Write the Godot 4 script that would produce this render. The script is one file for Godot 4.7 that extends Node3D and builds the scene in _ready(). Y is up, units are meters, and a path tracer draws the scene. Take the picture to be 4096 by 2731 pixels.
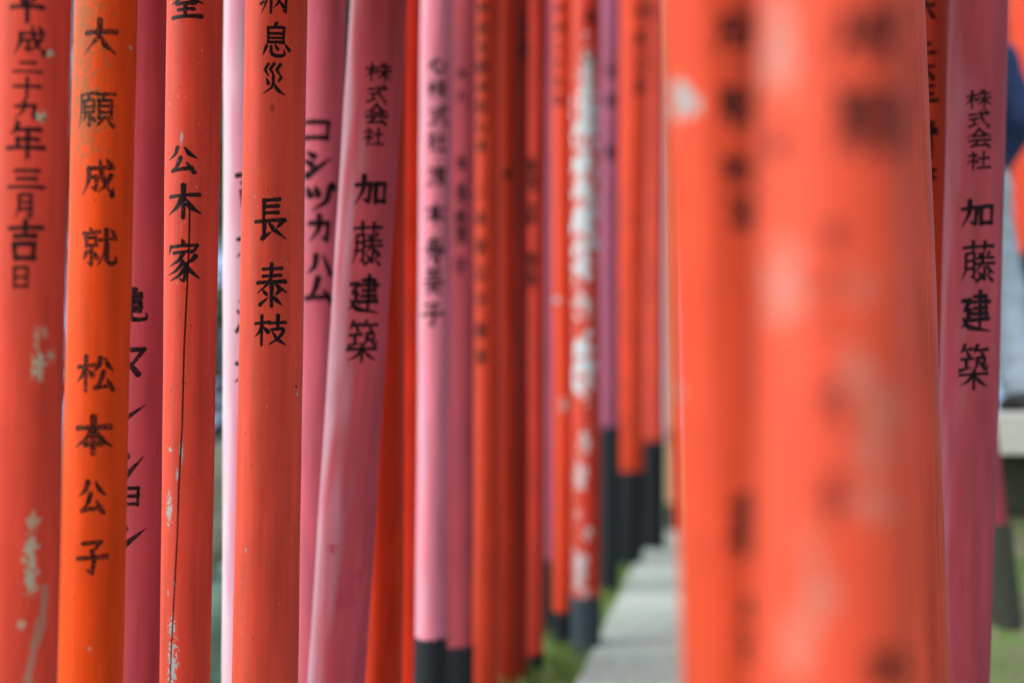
extends Node3D
# A tunnel of small torii gates, seen close up with a 50 mm lens: only a few posts are sharp.
# One unit is a metre; the camera stands at the origin and looks along -z, the tunnel runs off at 7 degrees to the right of that.

const PAINTS := {
	# paint colour (sRGB), paler colour of its lit side (chalky fading and painted-in light), share of it
	"red": [Color8(216, 73, 57), Color8(226, 128, 108), 0.2],
	"near_red": [Color8(220, 80, 58), Color8(232, 146, 122), 0.1],
	"near_orange": [Color8(212, 74, 46), Color8(226, 134, 106), 0.1],
	"orange": [Color8(228, 76, 20), Color8(232, 128, 70), 0.1],
	"vermilion": [Color8(216, 73, 57), Color8(228, 130, 110), 0.2],
	"coral": [Color8(222, 84, 66), Color8(238, 144, 122), 0.15],
	"red_orange": [Color8(208, 58, 26), Color8(212, 98, 70), 0.1],
	"red_orange2": [Color8(200, 46, 24), Color8(206, 90, 60), 0.1],
	"orange_red": [Color8(216, 73, 47), Color8(230, 130, 96), 0.1],
	"brown_red": [Color8(160, 46, 24), Color8(166, 70, 50), 0.1],
	"brown_red2": [Color8(160, 38, 28), Color8(166, 64, 54), 0.1],
	"pink_dark": [Color8(180, 78, 92), Color8(210, 136, 152), 0.3],
	"pink_mid": [Color8(216, 112, 132), Color8(232, 176, 200), 0.5],
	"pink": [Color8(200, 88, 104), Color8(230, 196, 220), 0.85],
	"pink_shade": [Color8(182, 78, 94), Color8(214, 152, 180), 0.7],  # pink again, darkened for the post of that gate standing in shade
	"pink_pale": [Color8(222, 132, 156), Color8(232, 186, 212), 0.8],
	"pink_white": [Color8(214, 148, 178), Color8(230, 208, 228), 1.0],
	"mauve": [Color8(156, 84, 114), Color8(176, 116, 150), 0.3],
	"peel": [Color8(210, 69, 53), Color8(222, 140, 124), 0.3],
	"beige": [Color8(186, 120, 92), Color8(206, 184, 156), 0.4],
}
const INK := Color8(6, 8, 14)
const PRIMER := Color8(168, 176, 180)
const REACH := 0.128          # how far the tunnel drifts to the right per metre of depth

# Brush characters: strokes on a 100 by 100 square. The letter is the kind of stroke: h across, v down, p sweep to the left, n sweep to the right,
# d drop, t flick upwards, k bent stroke with corners, c curved stroke.
const GLYPHS := {
	"平": "h18,18 82,16;d30,28 39,46;p72,26 62,46;h5,58 95,54;v50,17 50,98",
	"成": "h22,30 88,26;p24,30 22,62 6,94;k24,52 48,50 45,82 36,76;n56,6 63,48 90,92;t90,92 93,72;p84,42 70,66 50,86;d72,6 84,18",
	"二": "h28,28 72,24;h8,80 94,75",
	"十": "h8,46 92,42;v50,5 50,97",
	"九": "p38,8 36,50 8,94;k12,36 66,30 62,80 72,90 94,86 94,70",
	"年": "p30,4 24,22 12,34;h26,22 82,19;h28,48 78,46;v28,46 28,70;h4,74 96,70;v54,20 54,98",
	"三": "h20,18 80,14;h26,50 74,47;h6,86 95,81",
	"月": "p28,10 28,60 12,96;k28,10 76,8 76,90 62,84;h30,36 74,35;h30,60 74,59",
	"吉": "h8,20 92,15;v50,0 50,38;h24,40 76,37;v24,60 28,98;k24,60 76,58 72,98;h28,93 73,91",
	"日": "v24,12 25,92;k24,12 76,10 75,92;h25,50 75,48;h25,88 75,86",
	"大": "h8,38 92,33;p50,4 46,48 6,94;n50,40 66,70 96,92",
	"願": "h6,12 50,9;p10,12 10,55 2,92;p30,15 26,24;v18,28 19,56;k18,28 46,26 46,56;h20,42 45,41;h20,55 45,54;k32,58 32,90 26,85;p22,64 14,78;d40,66 48,78;h52,10 96,7;p72,10 66,22;v58,26 58,72;k58,26 90,24 90,72;h60,40 89,39;h60,55 89,54;h58,71 90,70;p66,76 52,94;d80,76 95,92",
	"就": "d26,4 30,14;h6,20 48,16;v14,30 15,50;k14,30 42,28 41,48;h15,48 42,46;k28,50 28,94 20,87;p18,62 8,80;d36,62 44,76;h50,34 94,28;p68,8 66,60 46,94;k72,44 72,84 82,92 96,86 96,72;d80,8 89,20",
	"松": "h6,32 46,28;v27,5 27,97;p26,34 18,56 4,74;d32,42 44,58;p64,10 60,30 48,46;n74,10 82,30 96,44;p70,46 62,74 50,88;h50,89 88,81;d80,66 95,93",
	"本": "h10,30 90,26;v50,4 50,97;p48,30 34,58 6,80;n52,30 70,60 95,78;h32,75 68,72",
	"公": "p36,8 28,32 6,50;n60,8 74,30 95,46;p46,44 36,72 20,88;h20,89 76,80;d66,62 87,95",
	"子": "k20,12 76,8 50,34;k50,34 57,62 52,94 38,86;h6,52 95,47",
	"家": "d48,1 52,12;p14,18 8,36;k14,20 88,16 80,30;h26,34 74,31;p50,34 38,50 10,62;c48,46 60,66 56,94 44,90;p50,56 34,72 8,82;p55,70 40,86 12,97;p84,40 76,50 60,58;n60,54 74,74 97,90",
	"木": "h10,34 90,29;v50,3 50,97;p48,34 34,62 6,84;n52,34 70,64 97,84",
	"全": "p50,4 36,28 6,46;n50,6 66,28 96,44;h26,48 74,46;h30,68 70,66;h12,92 90,89;v50,48 50,90",
	"病": "d52,0 56,10;h22,16 92,12;p24,16 22,60 6,96;d8,30 14,42;t4,66 20,56;h36,32 88,29;v38,48 38,94;k38,48 86,45 85,92 76,86;p62,32 60,60 44,78;d64,60 76,76",
	"息": "p54,0 44,15;v24,16 25,58;k24,16 76,14 75,58;h26,30 74,29;h26,44 74,43;h25,58 75,57;p20,68 8,94;c34,68 38,90 60,95 78,90 76,76;d50,64 58,77;d80,60 95,77",
	"災": "k30,3 16,20 30,38;k54,3 40,20 54,38;k78,3 64,20 78,38;d22,48 30,64;p82,44 70,60;p50,42 46,74 8,97;n52,62 68,82 96,97",
	"長": "v30,5 30,56;h30,8 74,4;h31,22 70,20;h31,37 70,35;h6,57 94,52;v34,57 34,93;t28,95 56,78;p82,59 68,71;n44,58 62,76 96,97",
	"泰": "h22,14 78,11;h24,28 76,25;h8,44 92,40;p48,1 42,40 4,68;n56,42 70,54 97,66;v50,50 50,97;d24,60 36,70;t16,92 42,75;p76,58 60,72;n56,74 66,82 82,93",
	"枝": "h4,30 46,26;v26,4 26,97;p25,32 18,54 2,72;d32,42 44,56;h50,28 96,24;v72,4 72,46;c54,48 88,45 76,72 48,95;n56,54 72,78 97,95",
	"コ": "k12,20 84,16 80,88;h10,88 80,85",
	"シ": "d16,12 36,26;d8,42 28,56;t18,94 90,28",
	"ヅ": "d10,20 19,46;d38,14 46,40;p82,14 70,62 28,96;d84,0 89,10;d96,0 101,9",
	"カ": "k10,32 84,28 78,90 60,80;p46,4 44,50 10,94",
	"ハ": "p38,14 32,60 6,92;d64,14 94,90",
	"ム": "p48,6 36,56 16,84;h10,88 86,78;d64,52 94,96",
	"株": "h4,32 44,28;v25,4 25,97;p24,34 16,56 2,74;d30,42 42,56;p62,5 54,25;h56,24 92,20;h46,47 97,42;v74,3 74,98;p72,48 62,68 46,84;n76,48 84,66 98,82",
	"式": "h8,26 92,21;h14,50 48,47;v31,50 31,80;t8,90 56,76;n58,3 64,50 92,92;t92,92 94,72;d74,3 87,14",
	"会": "p50,3 36,26 4,47;n50,6 64,26 97,43;h30,42 70,40;h14,62 88,58;p46,62 36,78 24,90;h24,91 76,84;d66,72 86,96",
	"社": "d22,3 29,15;k8,27 42,23 26,46 4,64;v26,46 26,97;d32,50 43,61;h52,42 92,38;v72,9 72,90;h46,91 98,87",
	"加": "k5,32 46,28 43,86 30,78;p26,6 24,50 3,95;v60,28 61,86;k60,28 92,25 90,86;h61,82 91,79",
	"藤": "h8,14 92,10;v32,1 33,22;v66,1 65,22;p14,32 14,70 3,97;k14,32 36,30 36,93 29,88;h15,50 35,49;h15,68 35,67;d52,29 57,38;p80,27 73,38;h46,44 92,41;h42,58 97,54;p62,32 60,56 41,78;n70,58 80,68 98,79;k68,66 68,95 60,91;d49,77 58,86;p87,73 76,84;t45,97 62,88;d76,86 91,97",
	"建": "k44,14 80,12 80,40;h33,27 95,24;h44,40 82,38;h42,53 84,51;h36,68 92,64;v62,1 62,85;k7,24 28,22 14,46 28,46;p28,46 22,70 3,89;n8,62 30,84 98,93",
	"築": "p20,1 7,21;h16,12 42,10;d26,14 33,23;p60,1 49,19;h56,12 92,9;d70,14 77,23;h10,34 44,32;v26,34 26,52;t7,59 45,52;p60,30 58,48 47,61;k60,30 84,29 82,54 92,56 95,47;d66,38 75,47;h5,69 95,65;v50,58 50,98;p46,68 32,82 7,93;n54,68 70,82 95,93",
	"亀": "p44,0 20,20;k36,8 64,7 52,20;k22,22 80,20 78,42;v22,22 23,44;h23,32 79,31;h23,43 78,42;k22,50 80,48 78,72;v22,50 23,72;h23,61 79,60;h22,72 79,71;c50,18 50,84 62,95 94,92 96,77",
	"マ": "k8,18 88,13 50,60;d32,42 68,84",
	"ン": "d12,18 34,33;t14,92 92,30",
	"ョ": "k18,18 80,16 77,92;h20,52 77,50;h16,90 77,87",
	"心": "p20,40 8,78;c34,28 38,80 62,90 82,82 80,62;d48,16 59,36;d80,32 95,54",
	"渡": "d14,7 25,17;d5,33 18,43;t5,94 24,62;d62,1 66,11;h36,16 94,12;p38,16 38,60 25,96;h46,32 90,30;v56,24 56,46;v76,24 76,46;h56,46 76,45;c48,60 86,57 64,80 38,97;n52,66 70,82 97,96",
	"寿": "h20,16 80,12;h24,30 76,27;h6,46 94,42;p50,1 44,46 6,97;h30,62 92,58;k70,50 70,95 56,88;d43,71 53,85",
	"美": "d32,1 38,14;p68,0 60,14;h16,20 84,16;h22,34 78,31;h8,50 92,46;v50,18 50,62;h8,66 94,62;p48,66 36,84 7,97;n54,68 68,84 95,97",
	"六": "d49,3 54,17;h8,35 92,30;p36,46 10,94;d62,46 92,94",
	"奉": "h22,12 78,9;h26,26 74,23;h8,42 92,38;p48,1 42,40 5,67;n54,42 70,56 97,66;h30,66 70,64;h26,81 74,78;v50,52 50,98",
}
# radius of a kind of stroke at its start, middle and end
const STROKES := {"h": [1.05, 0.78, 1.2], "v": [1.2, 0.95, 0.9], "p": [1.15, 0.95, 0.22], "n": [0.45, 1.25, 0.3], "d": [0.45, 1.0, 1.25], "t": [1.3, 0.8, 0.15], "k": [1.0, 0.95, 0.6], "c": [0.9, 1.1, 0.4]}

var taken := {}
var rng := RandomNumberGenerator.new()
var speckle := FastNoiseLite.new()
var broad := FastNoiseLite.new()
var grain_map: ImageTexture
var tone_map: ImageTexture
var sleeve_paint: StandardMaterial3D
var sleeve_grey: StandardMaterial3D
var beam_paint := {}
var plain_paint := {}

# the picture that is being painted: bytes, height bytes, size, metres per pixel
var buf: PackedByteArray
var relief: PackedByteArray
var pw := 0
var ph := 0
var mx := 0.0
var my := 0.0


func _ready() -> void:
	rng.seed = 20173
	speckle.seed = 11
	speckle.noise_type = FastNoiseLite.TYPE_SIMPLEX_SMOOTH
	speckle.frequency = 1.0
	speckle.fractal_octaves = 3
	broad.seed = 5
	broad.frequency = 1.0
	broad.fractal_octaves = 2

	var camera := Camera3D.new()
	camera.name = "camera"
	add_child(camera)
	camera.position = Vector3(0, 0.9, 0)
	camera.rotation.x = atan(226.0 / 3267.0)
	var optics := CameraAttributesPhysical.new()
	optics.frustum_focal_length = 50.0
	optics.frustum_focus_distance = 2.23
	optics.frustum_near = 0.05
	optics.frustum_far = 500.0
	optics.exposure_aperture = 1.5
	camera.attributes = optics
	camera.fov = 26.99
	camera.near = 0.05
	camera.far = 500.0
	camera.current = true

	var around := WorldEnvironment.new()
	around.name = "world_environment"
	var air := Environment.new()
	air.background_mode = Environment.BG_SKY
	var sky := Sky.new()
	var overcast := ProceduralSkyMaterial.new()
	overcast.sky_top_color = Color(0.66, 0.83, 1.0)
	overcast.sky_horizon_color = Color(0.70, 0.85, 1.0)
	overcast.sky_energy_multiplier = 0.66
	overcast.ground_horizon_color = Color(0.40, 0.41, 0.38)
	overcast.ground_bottom_color = Color(0.25, 0.26, 0.23)
	sky.sky_material = overcast
	air.sky = sky
	air.tonemap_mode = Environment.TONE_MAPPER_LINEAR
	air.tonemap_exposure = 2.6
	air.sdfgi_enabled = true
	air.ssao_enabled = true
	air.ssil_enabled = true
	around.environment = air
	add_child(around)

	var sun := DirectionalLight3D.new()
	sun.name = "veiled_sun"
	sun.light_energy = 0.5
	sun.light_angular_distance = 75.0
	sun.light_color = Color(1.0, 0.98, 0.96)
	sun.shadow_enabled = true
	add_child(sun)
	sun.basis = Basis.looking_at(Vector3(1.0, -0.7, -0.5).normalized(), Vector3.UP)

	shared_maps()
	ground()
	path()
	terrace()
	torii()
	boulders()
	shrubs()
	trees()
	passer_by()
	grass()


# ---------------------------------------------------------------- naming

func numbered(called: String) -> String:
	var n: int = taken.get(called, 0)
	taken[called] = n + 1
	return called if n == 0 else "%s_%03d" % [called, n]


func thing(called: String, label: String, category: String, at: Vector3, group := "") -> Node3D:
	var o := Node3D.new()
	o.name = numbered(called)
	add_child(o)
	o.position = at
	o.set_meta("label", label)
	o.set_meta("category", category)
	if group:
		o.set_meta("group", group)
	return o


func part(called: String, mesh: Mesh, material: Material, parent: Node, at := Vector3.ZERO) -> MeshInstance3D:
	var o := MeshInstance3D.new()
	o.name = called
	o.mesh = mesh
	o.material_override = material
	o.position = at
	parent.add_child(o, true)
	return o


func setting(called: String, mesh: Mesh, material: Material) -> MeshInstance3D:
	var o := part(called, mesh, material, self)
	o.set_meta("kind", "structure")
	return o


# ---------------------------------------------------------------- materials

func paint(color: Color, rough := 0.5) -> StandardMaterial3D:
	var m := StandardMaterial3D.new()
	m.albedo_color = color
	m.roughness = rough
	return m


func noise_image(w: int, h: int, fx: float, fy: float, low: float, high: float, from: int) -> Image:
	var n := FastNoiseLite.new()
	n.seed = from
	n.frequency = 1.0
	n.fractal_octaves = 4
	var im := Image.create(w, h, false, Image.FORMAT_L8)
	for y in h:
		for x in w:
			var a := TAU * x / w
			var v := n.get_noise_3d(cos(a) * fx, sin(a) * fx, fy * y / h)   # closes round the post
			v = clampf(low + (high - low) * (v * 0.9 + 0.5), 0.0, 1.0)
			im.set_pixel(x, y, Color(v, v, v))
	return im


func shared_maps() -> void:
	# brush streaks run along a post: long in y, short round it
	grain_map = ImageTexture.create_from_image(noise_image(256, 256, 9.0, 14.0, 0.2, 0.8, 3))
	var t := noise_image(192, 256, 1.4, 7.0, 0.93, 1.0, 8)
	t.convert(Image.FORMAT_RGB8)
	tone_map = ImageTexture.create_from_image(t)
	sleeve_paint = stone(Color8(22, 38, 52), 0.5, 21, 4.0)
	sleeve_grey = stone(Color8(70, 90, 106), 0.6, 22, 4.0)


func post_material(color: Color, picture: Texture2D, rough := 0.42) -> StandardMaterial3D:
	var m := paint(color, rough)
	m.albedo_texture = picture
	m.metallic_specular = 0.26
	m.texture_repeat = false
	m.detail_enabled = true
	m.detail_albedo = tone_map
	m.detail_blend_mode = BaseMaterial3D.BLEND_MODE_MUL
	m.heightmap_enabled = true
	m.heightmap_texture = grain_map
	m.heightmap_scale = 0.022
	return m


# ---------------------------------------------------------------- painting a post

func seg(x0: float, y0: float, r0: float, x1: float, y1: float, r1: float, c: Color, strength := 1.0, wear := 0.0, soft := 1.0) -> void:
	# a tapered line, in metres on the unrolled post; x from the seam, y downwards from the top of the picture
	var r := maxf(r0, r1) + maxf(mx, my) * soft
	var ax := maxi(0, int((minf(x0, x1) - r) / mx))
	var bx := mini(pw - 1, int((maxf(x0, x1) + r) / mx) + 1)
	var ay := maxi(0, int((minf(y0, y1) - r) / my))
	var by := mini(ph - 1, int((maxf(y0, y1) + r) / my) + 1)
	var dx := x1 - x0
	var dy := y1 - y0
	var ll := dx * dx + dy * dy + 1e-12
	var edge := maxf(mx, my) * soft
	var cr := c.r * 255.0
	var cg := c.g * 255.0
	var cb := c.b * 255.0
	for j in range(ay, by + 1):
		var py := (j + 0.5) * my
		for i in range(ax, bx + 1):
			var px := (i + 0.5) * mx
			var t := clampf(((px - x0) * dx + (py - y0) * dy) / ll, 0.0, 1.0)
			var ex := px - x0 - dx * t
			var ey := py - y0 - dy * t
			var a := (r0 + (r1 - r0) * t - sqrt(ex * ex + ey * ey)) / edge + 0.5
			if a <= 0.0:
				continue
			a = minf(a, 1.0) * strength
			if wear > 0.0:
				a *= smoothstep(-0.05, 0.3, speckle.get_noise_2d(px * 420.0, py * 300.0) + 0.62 - wear)
			var k := (j * pw + i) * 3
			buf[k] = int(buf[k] + (cr - buf[k]) * a)
			buf[k + 1] = int(buf[k + 1] + (cg - buf[k + 1]) * a)
			buf[k + 2] = int(buf[k + 2] + (cb - buf[k + 2]) * a)


func blot(x: float, y: float, w: float, h: float, c: Color, strength: float, ragged := 0.55, deep := 0, zoom := 1.0) -> void:
	# a ragged patch of w by h metres: chipped paint, moss, a stain
	var f := 1.0 / maxf(0.004, minf(w, h)) * zoom
	for j in range(maxi(0, int((y - h) / my)), mini(ph, int((y + h) / my) + 1)):
		for i in range(maxi(0, int((x - w) / mx)), mini(pw, int((x + w) / mx) + 1)):
			var px := (i + 0.5) * mx
			var py := (j + 0.5) * my
			var d := Vector2((px - x) / w * 2.0, (py - y) / h * 2.0).length()
			var n := speckle.get_noise_2d(px * f * 1.3 + x * 90.0, py * f * 0.8 + y * 70.0)
			var a := clampf((1.0 - d + ragged * n * 2.0) / 0.16, 0.0, 1.0) * minf(strength, 1.0)
			if a <= 0.0:
				continue
			var v := 1.0 + 0.1 * speckle.get_noise_2d(px * 900.0, py * 300.0)
			var k := (j * pw + i) * 3
			buf[k] = int(clampf(buf[k] + (c.r8 * v - buf[k]) * a, 0, 255))
			buf[k + 1] = int(clampf(buf[k + 1] + (c.g8 * v - buf[k + 1]) * a, 0, 255))
			buf[k + 2] = int(clampf(buf[k + 2] + (c.b8 * v - buf[k + 2]) * a, 0, 255))
			if deep:
				relief[j * pw + i] = int(relief[j * pw + i] * (1.0 - a) + (200 - deep) * a)


func points_of(kind: String, words: PackedStringArray) -> PackedVector2Array:
	var p := PackedVector2Array()
	for w in words:
		var xy := w.split(",")
		p.append(Vector2(float(xy[0]), float(xy[1])))
	var q := PackedVector2Array()
	if p.size() > 2 and kind in ["p", "n", "c"]:
		for i in p.size() - 1:
			var a := p[i - 1] if i > 0 else 2.0 * p[0] - p[1]
			var d := p[i + 2] if i + 2 < p.size() else 2.0 * p[i + 1] - p[i]
			for s in 5:
				q.append(p[i].cubic_interpolate(p[i + 1], a, d, s / 5.0))
	else:
		for i in p.size() - 1:
			for s in 3:
				q.append(p[i].lerp(p[i + 1], s / 3.0))
	q.append(p[p.size() - 1])
	return q


func brush(glyph: String, x: float, y: float, w: float, h: float, ink: float, wear: float, bold: float) -> void:
	var strokes: PackedStringArray = GLYPHS[glyph].split(";")
	var n := strokes.size()
	var fat := 5.6 if n < 7 else 4.7 if n < 10 else 4.1 if n < 14 else 3.5
	var unit := (w * 0.45 + h * 0.55) / 100.0 * bold
	for s in strokes:
		var kind := s[0]
		var q := points_of(kind, s.substr(1).split(" "))
		var shape: Array = STROKES[kind]
		var m := q.size() - 1
		var press := fat * unit * rng.randf_range(0.88, 1.1)
		var full := ink * rng.randf_range(0.93, 1.0)
		var off := Vector2(rng.randf_range(-1.7, 1.7), rng.randf_range(-1.7, 1.7))
		for i in m:
			var a := (q[i] + off - Vector2(50, 50)) / 100.0
			var b := (q[i + 1] + off - Vector2(50, 50)) / 100.0
			seg(x + a.x * w, y + a.y * h, press * along(shape, float(i) / m), x + b.x * w, y + b.y * h, press * along(shape, float(i + 1) / m), INK, full, wear * (0.6 + 0.4 * float(i) / m))


func along(shape: Array, t: float) -> float:
	return lerpf(shape[0], shape[1], t * 2.0) if t < 0.5 else lerpf(shape[1], shape[2], t * 2.0 - 1.0)


func painted(kind: String, r: float, window: Vector2, chars: Array, marks: Array, opts: Dictionary, near: float) -> StandardMaterial3D:
	# the paint of one post, unrolled: 0.5 faces the camera's side, the seam is at the back
	var sharp: bool = opts.get("sharp", false)
	pw = 768 if near < 3.0 else 384
	ph = 1536 if near < 3.0 else 768
	mx = TAU * r / pw
	my = (window.y - window.x) / ph
	var p: Array = PAINTS[kind]
	var sw := 96
	var sh := 192
	var small := Image.create(sw, sh, false, Image.FORMAT_RGB8)
	var base: Color = p[0]
	var lit_chalk: Color = p[1]
	var shift := rng.randf() * 50.0
	for y in sh:
		for x in sw:
			var a := TAU * (float(x) / sw - 0.5)
			var hgt := (window.y - window.x) * y / sh
			var cx := cos(a) * 1.2
			var cz := sin(a) * 1.2
			var n1 := broad.get_noise_3d(cx + shift, cz, hgt * 3.0)
			var n2 := broad.get_noise_3d(cx * 7.0 + shift, cz * 7.0, hgt * 5.0 + 9.0)
			var lit_fade: float = p[2] * smoothstep(-0.1, -1.35, a + 0.8 * n1 + 0.07 * n2) * smoothstep(-3.1, -2.6, a)  # paler towards the lit side: weather fading plus light put into the colour
			var c := base.lerp(lit_chalk, clampf(lit_fade, 0.0, 1.0))
			var v := 1.0 + 0.10 * n1 + 0.05 * n2
			small.set_pixel(x, y, Color(clampf(c.r * v, 0, 1), clampf(c.g * (v - 0.03 * n2), 0, 1), clampf(c.b * v, 0, 1)))
	small.resize(pw, ph, Image.INTERPOLATE_CUBIC)
	buf = small.get_data()
	relief = PackedByteArray()
	relief.resize(pw * ph)
	relief.fill(200)
	var half := PI * r
	var ink: float = opts.get("ink", 1.0)
	var wear: float = opts.get("wear", 0.1)
	for m in marks:
		if m[0] == "moss":
			blot(half + deg_to_rad(m[1]) * r, window.y - m[2], m[3], m[4], Color8(140, 104, 74), 0.55, 0.9, 0, 5.0)
	for c in chars:
		brush(c[0], half + deg_to_rad(c[1]) * r, window.y - c[2], c[3], c[4], ink, wear, opts.get("bold", 1.1))
	for m in marks:
		var x: float = half + deg_to_rad(m[1]) * r
		var y: float = window.y - m[2]
		match m[0]:
			"chip":
				blot(x, y, m[3] * 1.05, m[4] * 1.05, PRIMER.lerp(base, 1.0 - minf(m[5], 1.0)), m[5], 0.7, 140, 1.7)
			"bare":
				blot(x, y, m[3] * 1.1, m[4] * 1.1, Color8(188, 180, 160), m[5], 0.75, 140, 1.6)
			"peel":
				blot(x, y, m[3] * 1.1, m[4] * 1.0, Color8(204, 220, 230), m[5], 0.85, 140, 1.5)
			"blotch":
				blot(x, y, m[3] * 1.2, m[4], Color8(186, 70, 92), 0.6, 0.9, 0, 2.0)
			"spot":
				blot(x, y, m[3], m[4], Color8(26, 20, 20), m[5], 0.4, 60)
			"streak":
				for i in 12:
					var t := i / 12.0
					var q := (i + 1) / 12.0
					var wob := 0.003 * speckle.get_noise_2d(i * 0.7, y * 30.0)
					seg(lerpf(x, half + deg_to_rad(m[3]) * r, t) + wob, lerpf(y, window.y - m[4], t), m[5] * rng.randf_range(0.25, 0.5), lerpf(x, half + deg_to_rad(m[3]) * r, q) + wob, lerpf(y, window.y - m[4], q), m[5] * rng.randf_range(0.25, 0.5), Color8(164, 158, 142), 0.9, 0.5)
			"crack":
				seg(x, y, 0.0012, half + deg_to_rad(m[3]) * r, window.y - m[4], 0.0012, Color8(30, 14, 12), 0.9)
			"seam":
				seg(x - 0.0015, y, 0.0009, half + deg_to_rad(m[3]) * r - 0.0015, window.y - m[4], 0.0009, Color8(220, 120, 100), 0.6)
			"speck":
				for i in int(60 * m[5]):
					var sx := x + rng.randf_range(-0.9, 0.9) * r * 1.2
					var sy := y + rng.randf_range(-0.55, 0.55)
					var tone := Color8(120, 26, 24) if rng.randf() < 0.6 else Color8(236, 190, 176)
					var s := rng.randf_range(0.0004, 0.0011)
					seg(sx, sy, s, sx + rng.randf_range(-0.001, 0.001), sy + rng.randf_range(0.0, 0.004), s * 0.6, tone, 0.7)
	if near < 4.0:
		for i in 70:
			var sx := rng.randf() * TAU * r
			var sy := rng.randf() * (window.y - window.x)
			var tone := base.darkened(0.45) if rng.randf() < 0.6 else base.lerp(PRIMER, 0.7)
			var s := rng.randf_range(0.0003, 0.0010)
			seg(sx, sy, s, sx + rng.randf_range(-0.001, 0.001), sy + rng.randf_range(0.0, 0.004), s * 0.6, tone, rng.randf_range(0.3, 0.8))
		for i in 22:
			var sx := rng.randf() * TAU * r
			var sy := rng.randf() * (window.y - window.x)
			var tone := base.darkened(0.25) if rng.randf() < 0.5 else lit_chalk
			var l := rng.randf_range(0.02, 0.16)
			seg(sx, sy, rng.randf_range(0.0006, 0.002), sx + rng.randf_range(-0.003, 0.003), sy + l, 0.0004, tone, rng.randf_range(0.12, 0.3), 0.4, 2.0)
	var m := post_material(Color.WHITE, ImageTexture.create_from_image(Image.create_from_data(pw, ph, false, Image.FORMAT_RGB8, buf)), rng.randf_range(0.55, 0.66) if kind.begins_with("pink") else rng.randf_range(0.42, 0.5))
	if sharp or not marks.is_empty() and near < 3.0:
		# the grain of the brush plus the depth of the chips
		for j in ph:
			for i in range(0, pw, 2):
				var g := int(26.0 * speckle.get_noise_2d(i * mx * 260.0, j * my * 34.0))
				relief[j * pw + i] = clampi(relief[j * pw + i] + g, 0, 255)
				relief[j * pw + i + 1] = clampi(relief[j * pw + i + 1] + g, 0, 255)
		m.heightmap_texture = ImageTexture.create_from_image(Image.create_from_data(pw, ph, false, Image.FORMAT_L8, relief))
		m.heightmap_scale = 0.07
	return m


# ---------------------------------------------------------------- torii

func post_mesh(lean: float, rb: float, rt: float, window: Vector2, y0: float, y1: float, face: float, crack: Array, swell := 0.0) -> ArrayMesh:
	# a round timber from y0 to y1; its axis leans by «lean» metres per metre. A crack is a groove cut into it: pairs of angle and height
	var rows := 44
	var st := SurfaceTool.new()
	st.begin(Mesh.PRIMITIVE_TRIANGLES)
	var cols := 56 if crack.is_empty() else 60
	for j in rows + 1:
		var y := lerpf(y0, y1, float(j) / rows)
		var r := lerpf(rb, rt, (y - window.x) / (window.y - window.x)) + swell
		r *= 1.0 + 0.006 * sin(y * 3.1 + face) + 0.004 * sin(y * 9.7 + rb * 900.0)
		var wave := 0.012 * smoothstep(0.1, 0.0, y1 - y) if swell > 0.0 else 0.0
		var bow := 0.0025 * sin(y * 2.3 + face * 3.0)
		var angles := PackedFloat32Array()
		var deep := PackedFloat32Array()
		if crack.is_empty():
			for i in cols + 1:
				angles.append(-PI + TAU * i / cols)
				deep.append(0.0)
		else:
			var at: float = crack[crack.size() - 1].x
			var open := 1.0
			for i in crack.size() - 1:
				if y <= crack[i].y and y >= crack[i + 1].y:
					at = lerpf(crack[i].x, crack[i + 1].x, (crack[i].y - y) / (crack[i].y - crack[i + 1].y))
			if y > crack[0].y:
				at = crack[0].x
				open = 0.0
			else:
				open = clampf((crack[0].y - y) / 0.06, 0.0, 1.0)
			var half := 0.0013 / r
			for i in 28:
				angles.append(lerpf(-PI, at - half, i / 27.0))
				deep.append(0.0)
			angles.append_array([at - half * 0.3, at + half * 0.3])
			deep.append_array([0.012 * open, 0.012 * open])
			for i in 31:
				angles.append(lerpf(at + half, PI, i / 30.0))
				deep.append(0.0)
		for i in cols + 1:
			var a := angles[i]
			var rr := r * (1.0 + 0.006 * sin(a * 2.0 + face) + 0.016 * broad.get_noise_3d(cos(a) * 1.1 + rb * 700.0, sin(a) * 1.1, y * 4.0)) - deep[i]
			st.set_smooth_group(-1 if deep[i] > 0.0 else 0)
			st.set_uv(Vector2(a / TAU + 0.5, (window.y - y) / (window.y - window.x)))
			st.set_uv2(Vector2(a / TAU + 0.5, y * 0.7))
			st.set_normal(Vector3(sin(a + face), 0.0, cos(a + face)))
			st.add_vertex(Vector3(lean * y + bow + rr * sin(a + face), y + wave * broad.get_noise_2d(cos(a) * 3.0 + rb * 300.0, sin(a) * 3.0), rr * cos(a + face)))
	for j in rows:
		for i in cols:
			var k := j * (cols + 1) + i
			for v in [k, k + cols + 1, k + 1, k + 1, k + cols + 1, k + cols + 2]:
				st.add_index(v)
	# the top is closed with a fan
	var top := rows * (cols + 1)
	var mid := (rows + 1) * (cols + 1)
	st.set_normal(Vector3.UP)
	st.add_vertex(Vector3(lean * y1, y1, 0))
	for i in cols:
		for v in [top + i, mid, top + i + 1]:
			st.add_index(v)
	return st.commit()


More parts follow.
